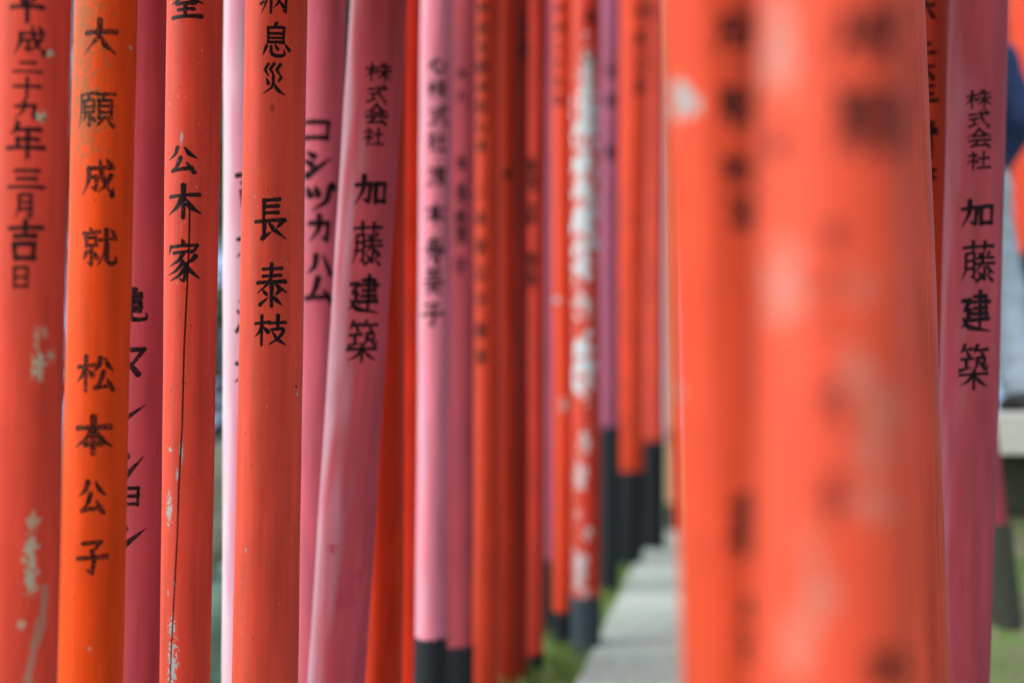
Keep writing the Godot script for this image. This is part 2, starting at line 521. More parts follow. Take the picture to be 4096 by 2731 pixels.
func beam_mesh(length: float, high: float, deep: float, rise: float, slant: float) -> ArrayMesh:
	# a bar along x, its ends curving up by «rise» and cut at a slant, with chamfered edges
	var st := SurfaceTool.new()
	st.begin(Mesh.PRIMITIVE_TRIANGLES)
	var c := minf(high, deep) * 0.12
	var ring := [Vector2(-high / 2, -deep / 2 + c), Vector2(-high / 2 + c, -deep / 2), Vector2(high / 2 - c, -deep / 2), Vector2(high / 2, -deep / 2 + c), Vector2(high / 2, deep / 2 - c), Vector2(high / 2 - c, deep / 2), Vector2(-high / 2 + c, deep / 2), Vector2(-high / 2, deep / 2 - c)]
	var n := 12
	var at := func(i: int, k: int) -> Vector3:
		var t := 2.0 * i / n - 1.0
		var v: Vector2 = ring[k % 8]
		return Vector3(t * (length / 2 + slant * (v.x / high)), v.x + rise * t * t * absf(t), v.y)
	st.set_smooth_group(-1)
	for i in n:
		for k in 8:
			for v in [at.call(i, k), at.call(i + 1, k), at.call(i, k + 1), at.call(i, k + 1), at.call(i + 1, k), at.call(i + 1, k + 1)]:
				st.add_vertex(v)
	for k in range(1, 7):
		for v in [at.call(0, 0), at.call(0, k), at.call(0, k + 1), at.call(n, 0), at.call(n, k + 1), at.call(n, k)]:
			st.add_vertex(v)
	st.generate_normals()
	return st.commit()


func gate(label: String, kind: String, foot: Vector3, size: Vector3, facing: float, seen: Vector2, sleeve: float, across: Vector2, chars: Array, marks: Array, second: Dictionary, opts: Dictionary) -> void:
	# foot: x, lean, z of the lettered post; size: radius low and high, height; seen: heights between which the paint is drawn in detail;
	# across: from that post to the other one, in x and z
	var root := thing("torii_gate", label, "torii", Vector3(foot.x, opts.get("floor", 0.0), foot.z), "torii gates of the tunnel")
	var span := (seen.y - seen.x) * 0.12
	var window := Vector2(seen.x - span, seen.y + span)
	var near := -foot.z
	var color: Color = PAINTS[kind][0]
	if not plain_paint.has(kind):
		plain_paint[kind] = painted(kind, 0.05, Vector2(0.3, 2.0), [], [], {}, 9.0)
		beam_paint[kind] = paint(color.darkened(0.05), 0.5)
	var crack := []
	for m in marks:
		if m[0] == "crack":
			if crack.is_empty():
				crack.append(Vector2(deg_to_rad(m[1]), m[2]))
			crack.append(Vector2(deg_to_rad(m[3]), m[4]))
	var own: bool = not chars.is_empty() or not marks.is_empty() or near < 8.0
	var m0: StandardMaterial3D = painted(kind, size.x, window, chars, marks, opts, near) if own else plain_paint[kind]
	part("post", post_mesh(foot.y, size.x, size.y, window, -0.05, size.z, deg_to_rad(facing), crack), m0, root)
	var cover := sleeve_grey if opts.get("base", "") == "grey" else sleeve_paint
	part("base_sleeve", post_mesh(foot.y, size.x, size.y, window, -0.04, sleeve, deg_to_rad(facing), [], 0.004), cover, root)
	var lean2: float = second.get("lean", -foot.y)
	var rb2: float = second.get("rb", size.x)
	var rt2: float = second.get("rt", size.y)
	var face2: float = deg_to_rad(second.get("face", facing))
	var window2 := window
	var m1: StandardMaterial3D = plain_paint[kind]
	if not second.is_empty():
		var s: Vector2 = second.window
		window2 = Vector2(s.x - span, s.y + span)
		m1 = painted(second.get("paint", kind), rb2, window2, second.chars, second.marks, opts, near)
	var away := Vector3(across.x, 0, across.y)
	part("post", post_mesh(lean2, rb2, rt2, window2, -0.05, size.z, face2, []), m1, root, away)
	part("base_sleeve", post_mesh(lean2, rb2, rt2, window2, -0.04, sleeve, face2, [], 0.004), cover, root, away)
	# the beams that join the two posts above the frame
	var head_a := Vector3(foot.y * size.z, size.z, 0)
	var head_b := away + Vector3(lean2 * size.z, size.z, 0)
	var middle := (head_a + head_b) / 2.0
	var wide := Vector2(head_b.x - head_a.x, head_b.z - head_a.z)
	var turn := atan2(-wide.y, wide.x)
	var d := size.x * 2.0
	var lintel := part("lintel", beam_mesh(wide.length() + d * 5.0, d * 1.1, d * 1.25, d * 0.5, d * 0.5), beam_paint[kind], root, middle + Vector3(0, d * 0.56, 0))
	lintel.rotation.y = turn
	var ridge := part("lintel_cap", beam_mesh(wide.length() + d * 5.8, d * 0.35, d * 1.5, d * 0.5, d * 0.2), sleeve_paint, root, middle + Vector3(0, d * 1.3, 0))
	ridge.rotation.y = turn
	var low := size.z - d * 1.9
	var tie := part("tie_beam", beam_mesh(wide.length() + d * 2.6, d * 0.75, d * 0.42, 0.0, 0.0), beam_paint[kind], root, Vector3(middle.x, low, middle.z))
	tie.rotation.y = turn


func torii() -> void:
	gate("vermilion torii with big pale paint chips, its nearest post out of focus", "near_red", Vector3(0.162, 0.0151, -0.787), Vector3(0.0435, 0.042, 1.95), -12.6, Vector2(0.768, 1.147), 0.2, Vector2(-0.98, -0.125),
		[["成", 26, 1.1165, 0.0485, 0.039], ["願", 35.1, 1.0676, 0.0563, 0.0438], ["木", -2.1, 1.0077, 0.0171, 0.016], ["三", -4.3, 0.9823, 0.016, 0.0114], ["二", -5.3, 0.9627, 0.016, 0.0114], ["六", -2.1, 0.9204, 0.0194, 0.0273], ["子", -2.1, 0.8684, 0.0171, 0.025], ["家", 37.7, 0.7821, 0.0349, 0.0207], ["本", -44.7, 1.0591, 0.0228, 0.0162]],
		[["chip", -45, 1.1212, 0.023, 0.0348, .7], ["chip", -45.8, 1.0998, 0.0266, 0.0209, .7], ["chip", -40.1, 0.988, 0.023, 0.03, .7], ["chip", -42.1, 0.9671, 0.0187, 0.0139, .7], ["chip", 17.8, 0.9802, 0.0144, 0.016, .5], ["chip", 15.4, 0.9365, 0.0166, 0.0228, .6], ["chip", 32.6, 0.9137, 0.0191, 0.0322, .62], ["chip", 25.3, 0.8909, 0.0152, 0.0183, .62], ["chip", 27, 0.8659, 0.0206, 0.016, .62], ["chip", -18, 0.8457, 0.012, 0.0205, .5], ["chip", -8.4, 0.8212, 0.0161, 0.0273, .58], ["chip", -24.6, 0.7962, 0.0201, 0.0366, .58]], {}, {"bold": 1.5, "ink": 0.55})
	gate("orange red torii whose blurred post shows stacked dark blots behind the chipped nearest one", "near_orange", Vector3(0.169, -0.0155, -1.06), Vector3(0.0342, 0.0374, 2.04), -8.3, Vector2(0.722, 1.233), 0.2, Vector2(-1, -0.128),
		[["成", 31, 1.2003, 0.0404, 0.0409], ["願", 34.5, 1.1422, 0.0383, 0.0347], ["就", 32.6, 1.0953, 0.0337, 0.0252], ["家", 34.4, 1.065, 0.0344, 0.0284], ["寿", 28.3, 0.8516, 0.0322, 0.0221], ["美", 24.5, 0.8299, 0.0311, 0.0346], ["奉", 32.5, 0.7785, 0.0299, 0.0189], ["吉", 31.4, 0.7554, 0.0296, 0.0252]],
		[["chip", -37, 1.1506, 0.0261, 0.0265, 1.0], ["chip", -63.9, 0.9351, 0.0102, 0.0096, .8]], {}, {"bold": 1.5, "ink": 0.72})
	gate("red torii with a long date in black characters and pale scraped streaks", "red", Vector3(-0.611, 0.0053, -1.76), Vector3(0.049, 0.0488, 2.13), 19, Vector2(0.604, 1.453), 0.2, Vector2(0.95, 0.12),
		[["平", -6.8, 1.4337, 0.0422, 0.0451], ["成", -1.7, 1.3891, 0.0419, 0.0398], ["二", -4.3, 1.3555, 0.0389, 0.021], ["十", -4.6, 1.3296, 0.0368, 0.0262], ["九", -1.3, 1.3021, 0.0419, 0.0272], ["年", -3.7, 1.265, 0.0483, 0.044], ["三", -2.2, 1.2168, 0.0472, 0.0293], ["月", -3.5, 1.1837, 0.0304, 0.0335], ["吉", -2.1, 1.1411, 0.0461, 0.0482], ["日", -6.6, 1.0965, 0.0306, 0.0293]],
		[["bare", 27.4, 1.3754, 0.0083, 0.0074, 1], ["bare", 16.5, 1.2945, 0.0098, 0.0115, 1.3], ["bare", 17.5, 1.027, 0.0055, 0.0157, .8], ["bare", 29.1, 1.0304, 0.0072, 0.0126, .8], ["bare", 20, 0.9901, 0.0134, 0.0294, 1.1], ["bare", 40.5, 1.0028, 0.0097, 0.0127, .8], ["bare", 17.8, 0.8012, 0.0121, 0.0178, .8], ["bare", 15.2, 0.7692, 0.013, 0.0315, 1], ["bare", 17.7, 0.7341, 0.0132, 0.0315, 1], ["bare", 14.4, 0.7548, 0.0054, 0.0262, .8], ["streak", 38.5, 0.7219, 35.4892, 0.687, .013], ["streak", 35.5, 0.687, 23.1532, 0.6517, .016], ["streak", 23.2, 0.6517, 13.8165, 0.596, .012], ["bare", 5.5, 0.6799, 0.0074, 0.0084, .9]], {}, {"bold": 1.17})
	gate("bright orange torii with worn black characters and greenish weathering above", "orange", Vector3(-0.586, 0.0082, -1.98), Vector3(0.0434, 0.0437, 1.95), 16.3, Vector2(0.567, 1.522), 0.2, Vector2(0.98, 0.13),
		[["大", -9.7, 1.4566, 0.0481, 0.051], ["願", -13.8, 1.3547, 0.0537, 0.0546], ["成", -7.3, 1.2603, 0.049, 0.0569], ["就", -2.2, 1.1644, 0.051, 0.0581], ["松", -4.4, 0.9906, 0.0547, 0.051], ["本", -5.1, 0.9059, 0.0559, 0.0522], ["公", -5.1, 0.8235, 0.0405, 0.0462], ["子", -2.8, 0.7416, 0.0427, 0.0498]],
		[["moss", -49.8, 1.4764, 0.0556, 0.1972, 1], ["moss", -31.7, 1.3449, 0.0489, 0.0951, .8], ["chip", 51.9, 1.4489, 0.0058, 0.0048, 1], ["chip", -3.6, 0.6197, 0.0048, 0.0047, .8]], {}, {"wear": 0.42, "bold": 1.3})
	gate("dusky pink torii with katakana half hidden behind the bright orange one", "pink_dark", Vector3(-0.639, -0.0036, -2.42), Vector3(0.0523, 0.0516, 2.08), 14.9, Vector2(0.493, 1.661), 0.2, Vector2(1.05, 0.134),
		[["亀", -9.4, 1.1274, 0.0573, 0.058], ["マ", -6.2, 1.0289, 0.0554, 0.058], ["ン", -8, 0.947, 0.0586, 0.0522], ["シ", -6.6, 0.8568, 0.0555, 0.0667], ["ョ", -5.8, 0.8079, 0.0408, 0.0377], ["ン", -4.7, 0.7435, 0.0567, 0.0551]],
		[["chip", 10.2, 0.6493, 0.0029, 0.0029, .75]], {}, {"wear": 0.2, "bold": 1.5})
	gate("vermilion torii split by a long vertical crack with flaked white patches", "vermilion", Vector3(-0.497, 0.0037, -2.17), Vector3(0.036, 0.0441, 2.13), 12.8, Vector2(0.535, 1.582), 0.2, Vector2(1, 0.14),
		[["全", -19.6, 1.5624, 0.0498, 0.0456], ["公", -23.4, 1.3239, 0.0469, 0.0431], ["木", -19, 1.2585, 0.0511, 0.0522], ["家", -18.8, 1.1698, 0.0524, 0.0665]],
		[["chip", -24.2, 1.3573, 0.0036, 0.017, 1], ["chip", -15.4, 0.8844, 0.0047, 0.0326, 1.1], ["chip", -44.5, 0.8856, 0.0064, 0.0059, 1], ["chip", -44.7, 0.7972, 0.0083, 0.0407, 1.1], ["chip", -24.7, 0.8481, 0.0036, 0.0144, 1], ["chip", -33.3, 0.6223, 0.0094, 0.0262, 1.2], ["chip", -30.5, 0.5681, 0.0129, 0.0628, 1.2], ["chip", -45.2, 0.6731, 0.0023, 0.0079, 1.2], ["chip", -29.2, 0.6866, 0.0015, 0.0065, 1], ["chip", -22.9, 1.2215, 0.005, 0.0144, .35], ["chip", -22.6, 1.248, 0.0042, 0.0104, .35], ["chip", -25.2, 1.1094, 0.0065, 0.0131, .3], ["speck", -42.3, 1.3696, 0.0354, 0.4582, 1], ["crack", -4.2, 1.2475, -4.6105, 1.1946, 1], ["crack", -4.6, 1.1946, -8.0588, 1.1156, 1], ["crack", -8.1, 1.1156, -12.5289, 1.0343, 1], ["crack", -12.5, 1.0343, -14.37, 0.9195, 1], ["crack", -14.4, 0.9195, -20.011, 0.8287, 1], ["crack", -20, 0.8287, -22.2919, 0.7576, 1], ["crack", -22.3, 0.7576, -27.6733, 0.6738, 1], ["crack", -27.7, 0.6738, -32.701, 0.6031, 1], ["crack", -32.7, 0.6031, -37.6318, 0.5134, 1]], {}, {"sharp": true, "bold": 1.15})
	gate("almost white torii, faded and painted as lit, peeking out between the cracked and the smooth post", "pink_white", Vector3(-0.488, -0.0066, -2.7), Vector3(0.0537, 0.0557, 2.18), 10.4, Vector2(0.446, 1.749), 0.2, Vector2(1.05, 0.134),
		[["吉", -0.8, 1.3731, 0.068, 0.0745], ["木", -0.1, 1.2644, 0.068, 0.068], ["渡", -0.9, 1.131, 0.0648, 0.068], ["本", -0.3, 1.0278, 0.0745, 0.0713]],
		[["chip", -71.1, 0.7049, 0.007, 0.0115, .0]], {}, {})
	gate("smooth coral red torii with crisp black characters and no crack", "coral", Vector3(-0.407, 0.0099, -2.33), Vector3(0.0528, 0.0514, 2.05), 9.7, Vector2(0.509, 1.632), 0.2, Vector2(1.032, 0.11),
		[["病", -3.2, 1.6193, 0.0517, 0.053], ["息", -0.8, 1.5505, 0.0516, 0.0572], ["災", -4, 1.4857, 0.0419, 0.053], ["長", -4.8, 1.2564, 0.056, 0.0683], ["泰", -0.6, 1.1475, 0.0544, 0.0711], ["枝", -2, 1.0758, 0.0558, 0.0502]],
		[["chip", 56.2, 0.9738, 0.0051, 0.007, 1], ["spot", 51.8, 0.9863, 0.0045, 0.0042, 1], ["chip", -41.7, 0.7244, 0.0038, 0.007, .9], ["spot", -4.4, 1.4376, 0.007, 0.0153, .25], ["speck", -3, 1.1165, 0.0698, 0.9065, .75]], {"paint": "coral", "lean": -0.0122, "rb": 0.0509, "rt": 0.0496, "face": -15.5, "window": Vector2(0.527, 1.598), "chars": [], "marks": [["seam", 46.2, 1.5871, 49.0113, 0.5326, 1]]}, {"sharp": true, "bold": 1.15})
	gate("pink torii with slanted bold katakana tucked behind the smooth coral red one", "pink_mid", Vector3(-0.439, 0.0088, -3.06), Vector3(0.0594, 0.0603, 2.3), 8, Vector2(0.386, 1.862), 0.2, Vector2(1.259, 0.18),
		[["コ", 4, 1.5615, 0.0663, 0.0496], ["シ", 6.1, 1.4892, 0.0702, 0.0606], ["ヅ", 9.2, 1.4161, 0.0689, 0.0606], ["カ", 10.4, 1.348, 0.0542, 0.0606], ["ハ", 10, 1.2734, 0.0578, 0.0496], ["ム", 10.1, 1.2186, 0.0634, 0.0533]],
		[], {"paint": "orange_red", "lean": 0.0188, "rb": 0.0491, "rt": 0.0559, "face": -16.2, "window": Vector2(0.416, 1.805), "chars": [["六", 0, 1.7699, 0.0346, 0.038], ["二", -1.9, 1.6894, 0.0381, 0.0346], ["六", -3.7, 1.6448, 0.0381, 0.038], ["三", -0.2, 1.5958, 0.0415, 0.0432], ["寿", -0.3, 1.5204, 0.0415, 0.0432], ["月", -2.2, 1.485, 0.0346, 0.0432], ["本", 1.3, 1.432, 0.0346, 0.0381]], "marks": []}, {"bold": 1.75})
	gate("tilted pink torii with a chalky edge, faded and painted as lit, and eight black characters", "pink", Vector3(-0.373, 0.0584, -2.84), Vector3(0.0558, 0.058, 2.23), 6.4, Vector2(0.423, 1.793), 0.2, Vector2(1.188, 0.14),
		[["株", 8.5, 1.6293, 0.0534, 0.0375], ["式", 7.9, 1.5854, 0.0413, 0.0392], ["会", 8.9, 1.5443, 0.0552, 0.0426], ["社", 5.7, 1.5005, 0.0428, 0.0375], ["加", 9.4, 1.3918, 0.0674, 0.063], ["藤", 7.7, 1.2869, 0.0636, 0.0852], ["建", 6.6, 1.1852, 0.0635, 0.0784], ["築", 9.5, 1.0917, 0.0639, 0.0835]],
		[["blotch", 11.1, 0.5969, 0.0226, 0.0426, 1], ["blotch", 26.7, 0.6383, 0.0191, 0.0256, .8], ["blotch", -1.1, 0.5803, 0.0136, 0.017, .8], ["blotch", -27.3, 0.6886, 0.0154, 0.0205, .75]], {"paint": "pink_shade", "lean": 0.0508, "rb": 0.0534, "rt": 0.0557, "face": -17.7, "window": Vector2(0.446, 1.749), "chars": [["株", 3.7, 1.5414, 0.047, 0.0356], ["式", 5.5, 1.504, 0.0407, 0.0356], ["会", 7.4, 1.4675, 0.0506, 0.0389], ["社", 7, 1.4253, 0.0424, 0.0356], ["加", 8.3, 1.3237, 0.0622, 0.0551], ["藤", 12.6, 1.2334, 0.0647, 0.0761], ["建", 9.6, 1.1377, 0.0559, 0.0794], ["築", 8.4, 1.0351, 0.0557, 0.0826]], "marks": []}, {"bold": 1.25})
	gate("deep orange torii without writing straight behind the tilted pink one", "red_orange", Vector3(-0.295, 0.0047, -3.25), Vector3(0.0441, 0.0431, 2.37), 5.1, Vector2(0.354, 1.922), 0.1, Vector2(1.1, 0.141),
		[],
		[], {}, {})
	gate("red orange torii wedged between the unwritten orange and the pale pink one", "red_orange2", Vector3(-0.305, -0.0082, -4.35), Vector3(0.0631, 0.0631, 2.75), 4.1, Vector2(0.169, 2.268), 0.08, Vector2(1.1, 0.141),
		[],
		[], {}, {})
	gate("pale pink torii with blurred grey characters above a short black base", "pink_pale", Vector3(-0.218, 0.0096, -3.75), Vector3(0.0378, 0.0447, 2.54), 3.2, Vector2(0.27, 2.079), 0.384, Vector2(1.1, 0.141),
		[["心", 1.4, 1.8923, 0.0477, 0.0499], ["株", 1.1, 1.8246, 0.0499, 0.0499], ["式", 9.9, 1.7548, 0.0484, 0.059], ["社", 3.6, 1.6848, 0.05, 0.0545], ["渡", 5.2, 1.5921, 0.0524, 0.059], ["本", -0.7, 1.4938, 0.0567, 0.0545], ["寿", -3.6, 1.3959, 0.0546, 0.0726], ["美", -5.3, 1.3155, 0.0502, 0.0772], ["子", -8.5, 1.2274, 0.062, 0.0658]],
		[], {}, {})
	gate("rose pink torii with five dark blurred characters beside the pale pink one", "pink_dark", Vector3(-0.168, 0.0051, -4.4), Vector3(0.0444, 0.0458, 2.77), 2.1, Vector2(0.161, 2.283), 0.271, Vector2(1.1, 0.141),
		[["大", 2.2, 2.0343, 0.04, 0.04], ["六", 2.9, 1.9588, 0.04, 0.048], ["木", 1.5, 1.7551, 0.04, 0.0586], ["寿", 2.4, 1.6585, 0.04, 0.0693], ["美", -0.3, 1.5839, 0.0427, 0.0533], ["渡", 0.2, 1.5297, 0.0453, 0.0586], ["子", -2.2, 1.4325, 0.0507, 0.0587]],
		[], {}, {"ink": 0.9})
	gate("orange red torii with a long column of faint small characters", "orange_red", Vector3(-0.086, 0.0016, -4.7), Vector3(0.0467, 0.0432, 2.87), 1, Vector2(0.11, 2.378), 0.04, Vector2(1.1, 0.141),
		[["平", -23.4, 2.3355, 0.056, 0.0514], ["成", -23.1, 2.2688, 0.0558, 0.0514], ["大", -22.8, 2.2023, 0.0557, 0.0513], ["願", -22.5, 2.136, 0.0556, 0.0513], ["成", -22.1, 2.0697, 0.0554, 0.0513], ["就", -21.8, 2.0036, 0.0553, 0.0513], ["心", -21.5, 1.9377, 0.0552, 0.0513], ["本", -21.2, 1.8719, 0.0551, 0.0513], ["二", -28.7, 1.7192, 0.0553, 0.0542], ["木", -28.7, 1.6284, 0.0553, 0.0542], ["家", -28.8, 1.5378, 0.0553, 0.0542], ["公", -28.8, 1.4475, 0.0554, 0.0542], ["子", -28.9, 1.3574, 0.0554, 0.0542], ["奉", -28.3, 1.2568, 0.0551, 0.0571], ["本", -27.9, 1.1708, 0.0549, 0.0571]],
		[], {}, {"ink": 0.75})
	gate("brownish red torii between the faint lettered orange one and a darker one", "brown_red", Vector3(-0.026, 0.0016, -5.1), Vector3(0.0515, 0.0531, 3.01), 0.3, Vector2(0.043, 2.503), 0.04, Vector2(1.1, 0.141),
		[["本", 8.1, 1.8502, 0.0406, 0.0433]],
		[], {}, {})
	gate("dark red torii mostly hidden, a thin dark streak running down it", "brown_red2", Vector3(0.013, 0.0034, -5.25), Vector3(0.0418, 0.0466, 3.06), -0.2, Vector2(0.018, 2.55), 0.04, Vector2(1.1, 0.141),
		[["子", 34.1, 2.439, 0.0501, 0.0957], ["月", 34.7, 2.3401, 0.0505, 0.0957]],
		[], {}, {})
	gate("red torii with five small blurred characters at mid height", "red", Vector3(0.07, 0.008, -5.5), Vector3(0.0471, 0.0555, 3.14), -0.8, Vector2(-0.024, 2.629), 0.087, Vector2(1.1, 0.141),
		[["本", -11.5, 1.9596, 0.0613, 0.0667], ["吉", -7.4, 1.8914, 0.0605, 0.0667], ["家", -17.7, 1.7728, 0.063, 0.1001], ["寿", -16.4, 1.59, 0.0661, 0.0701], ["美", -19.8, 1.5159, 0.0674, 0.0667]],
		[], {}, {"ink": 0.8})
	gate("narrow mauve torii in shade behind the red lettered one", "mauve", Vector3(0.171, 0.006, -6.6), Vector3(0.0424, 0.0495, 3.52), -1.5, Vector2(-0.209, 2.975), 0.35, Vector2(1.1, 0.141),
		[],
		[], {}, {})
	gate("slim orange red torii with two white spots beside the peeling one", "orange_red", Vector3(0.212, 0.0044, -6.1), Vector3(0.0392, 0.0448, 3.35), -2, Vector2(-0.125, 2.818), 0.174, Vector2(1.1, 0.141),
		[["平", -24.6, 2.7664, 0.053, 0.0594], ["成", -24.4, 2.6856, 0.053, 0.0594], ["二", -24.3, 2.605, 0.0529, 0.0594], ["十", -24.2, 2.5245, 0.0529, 0.0594], ["九", -24.1, 2.4442, 0.0528, 0.0594], ["年", -23.9, 2.364, 0.0528, 0.0594]],
		[["chip", -43.7, 1.4994, 0.036, 0.026, 1.2], ["chip", 2, 1.0479, 0.026, 0.0556, 1.1], ["chip", -34, 1.4952, 0.0179, 0.0149, 1]], {}, {})
	gate("torii with long white patches where red paint has peeled away", "peel", Vector3(0.306, 0.0055, -6), Vector3(0.0578, 0.0633, 3.32), -3, Vector2(-0.108, 2.786), 0.247, Vector2(1.1, 0.141),
		[["年", 17.9, 2.6918, 0.065, 0.0727], ["吉", 18.4, 2.4944, 0.0651, 0.0655]],
		[["peel", 4.8, 2.3906, 0.0547, 0.2635, 1], ["peel", -5, 2.2411, 0.0967, 0.2054, 1], ["peel", -11.5, 2.0181, 0.0835, 0.2818, 1], ["peel", -7.8, 1.8143, 0.1046, 0.2254, 1], ["peel", -18.1, 1.6486, 0.0708, 0.1691, 1], ["peel", -21.5, 1.4833, 0.0587, 0.0746, .8], ["peel", 6.7, 1.4426, 0.0366, 0.0564, .8], ["peel", -10.3, 1.227, 0.0869, 0.2437, 1], ["peel", -28.8, 1.118, 0.0415, 0.0637, .9], ["peel", -6.3, 0.8964, 0.0402, 0.0855, .9], ["peel", -28.4, 0.7517, 0.0455, 0.1129, .9], ["peel", 1.5, 0.5126, 0.0364, 0.0473, .8], ["peel", -36.6, 0.5928, 0.0227, 0.0383, .7], ["peel", -23.9, 0.3242, 0.0737, 0.1511, .7], ["peel", -32.1, 0.3954, 0.0473, 0.0929, .7], ["peel", 55.6, 2.2472, 0.0453, 0.1132, .8], ["peel", 61, 1.8934, 0.0453, 0.1517, .7]], {}, {"base": "grey"})
	gate("mauve pink torii with three faint characters next to the peeling one", "mauve", Vector3(0.552, 0.0047, -8.2), Vector3(0.0551, 0.0651, 4.07), -3.9, Vector2(-0.478, 3.478), 0.975, Vector2(1.1, 0.141),
		[["吉", 13.6, 3.0328, 0.0717, 0.0847], ["美", 13.7, 2.8609, 0.0769, 0.0847], ["奉", 11.5, 2.5543, 0.0763, 0.0897]],
		[], {}, {})
	gate("tall orange torii on a deep black base beside the paved path", "orange_red", Vector3(0.796, 0.0178, -10), Vector3(0.1128, 0.1159, 4.69), -4.6, Vector2(-0.78, 4.044), 0.681, Vector2(1.1, 0.141),
		[["平", 25.5, 3.9165, 0.0873, 0.1333], ["成", 26.7, 3.7389, 0.0882, 0.1333], ["二", 27.9, 3.5618, 0.0891, 0.1333], ["年", 29.1, 3.385, 0.0902, 0.1333]],
		[], {}, {})
	gate("slender coral torii with dark base behind the tall orange one", "coral", Vector3(1.095, 0.0068, -11.2), Vector3(0.0955, 0.1092, 5.11), -5.6, Vector2(-0.982, 4.421), 0.893, Vector2(1.1, 0.141),
		[["子", 3.6, 4.2986, 0.102, 0.1358]],
		[], {}, {})
	gate("weathered beige torii standing last at the far end of the row", "beige", Vector3(1.559, 0.0048, -13.5), Vector3(0.0944, 0.0903, 5.9), -6.6, Vector2(-1.368, 5.144), 0.3, Vector2(1.1, 0.141),
		[],
		[], {}, {})
	# a larger torii up on the terrace behind the passer-by
	gate("large orange torii on the terrace behind the person in the blue jacket", "orange_red", Vector3(2.69, 0.0, -7.2), Vector3(0.13, 0.12, 3.6), 0.0, Vector2(0.2, 2.4), 0.84, Vector2(2.2, 0.28), [], [], {}, {"floor": 1.0})
	leaning_post()


func leaning_post() -> void:
	var o := thing("leaning_post", "thin leaning reddish post with mossy dark foot beside the stone ledge", "post", Vector3(1.64, 0.2, -4.75))
	var w := Vector2(0.0, 1.6)
	part("shaft", post_mesh(-0.08, 0.04, 0.03, w, 0.0, 1.7, 0.0, []), plain_paint["pink_dark"], o)
	part("base_sleeve", post_mesh(-0.08, 0.046, 0.03, w, -0.05, 0.42, 0.0, [], 0.006), stone(Color8(92, 98, 88), 0.6, 47, 4.0), o)


# ---------------------------------------------------------------- setting

func edge_at(depth: float) -> float:
	return 0.248 + REACH * (depth - 5.27)      # left edge of the paved path


func height_at(x: float, z: float) -> float:
	var depth := -z
	var t := x - edge_at(depth) - 0.86
	var bank := 0.22 * smoothstep(0.0, 0.5, t) + 0.4 * smoothstep(4.55, 5.2, depth) * smoothstep(0.1, 0.6, t)
	var left := edge_at(depth) - 0.55 - x
	var slope := 0.5 * smoothstep(0.2, 2.2, left) * smoothstep(2.0, 4.0, depth) * (1.0 - smoothstep(14.0, 30.0, depth))
	var n := broad.get_noise_2d(x * 1.6, z * 1.6) * 0.02 * smoothstep(0.1, 0.5, maxf(left, t))
	return (bank + slope + n) * (1.0 - smoothstep(20.0, 40.0, Vector2(x, z).length()))


func ground() -> void:
	var st := SurfaceTool.new()
	st.begin(Mesh.PRIMITIVE_TRIANGLES)
	var xs := PackedFloat32Array()
	for i in 121:
		xs.append(-6.0 + i * 0.1)
	var zs := PackedFloat32Array()
	for i in 161:
		zs.append(2.0 - i * 0.11)
	for e in [9.0, 14.0, 24.0, 42.0, 90.0, 220.0]:
		xs.insert(0, -e)
		xs.append(e)
		zs.insert(0, e)
		zs.append(-e - 8.0)
	for z in zs:
		for x in xs:
			st.set_uv(Vector2(x, z))
			st.add_vertex(Vector3(x, height_at(x, z), z))
	var n := xs.size()
	for j in zs.size() - 1:
		for i in n - 1:
			var k := j * n + i
			for v in [k, k + 1, k + n, k + 1, k + n + 1, k + n]:
				st.add_index(v)
	st.generate_normals()
	var m := paint(Color.WHITE, 0.95)
	var im := Image.create(512, 512, false, Image.FORMAT_RGB8)
	for y in 512:
		for x in 512:
			var u := Vector2(x, y) / 512.0 * TAU
			var a := broad.get_noise_3d(cos(u.x) * 2.0 + 7.0, sin(u.x) * 2.0, cos(u.y) * 2.0 + 3.0 * sin(u.y))
			var b := speckle.get_noise_3d(cos(u.x) * 14.0, sin(u.x) * 14.0 + sin(u.y) * 9.0, cos(u.y) * 14.0)
			var c := Color8(138, 136, 112).lerp(Color8(116, 142, 84), smoothstep(-0.35, 0.1, a + 0.3 * b))
			im.set_pixel(x, y, c * (1.0 + 0.35 * b))
	m.albedo_texture = ImageTexture.create_from_image(im)
	m.uv1_scale = Vector3(0.7, 0.7, 1)
	setting("ground", st.commit(), m)


func stone(color: Color, low := 0.8, from := 31, scale := 3.0) -> StandardMaterial3D:
	var m := paint(color, 0.85)
	var im := noise_image(256, 256, 6.0, 18.0, low, 1.0, from)
	im.convert(Image.FORMAT_RGB8)
	m.albedo_texture = ImageTexture.create_from_image(im)
	m.uv1_triplanar = true
	m.uv1_scale = Vector3.ONE * scale
	m.heightmap_enabled = true
	m.heightmap_texture = m.albedo_texture
	m.heightmap_scale = 0.2
	return m


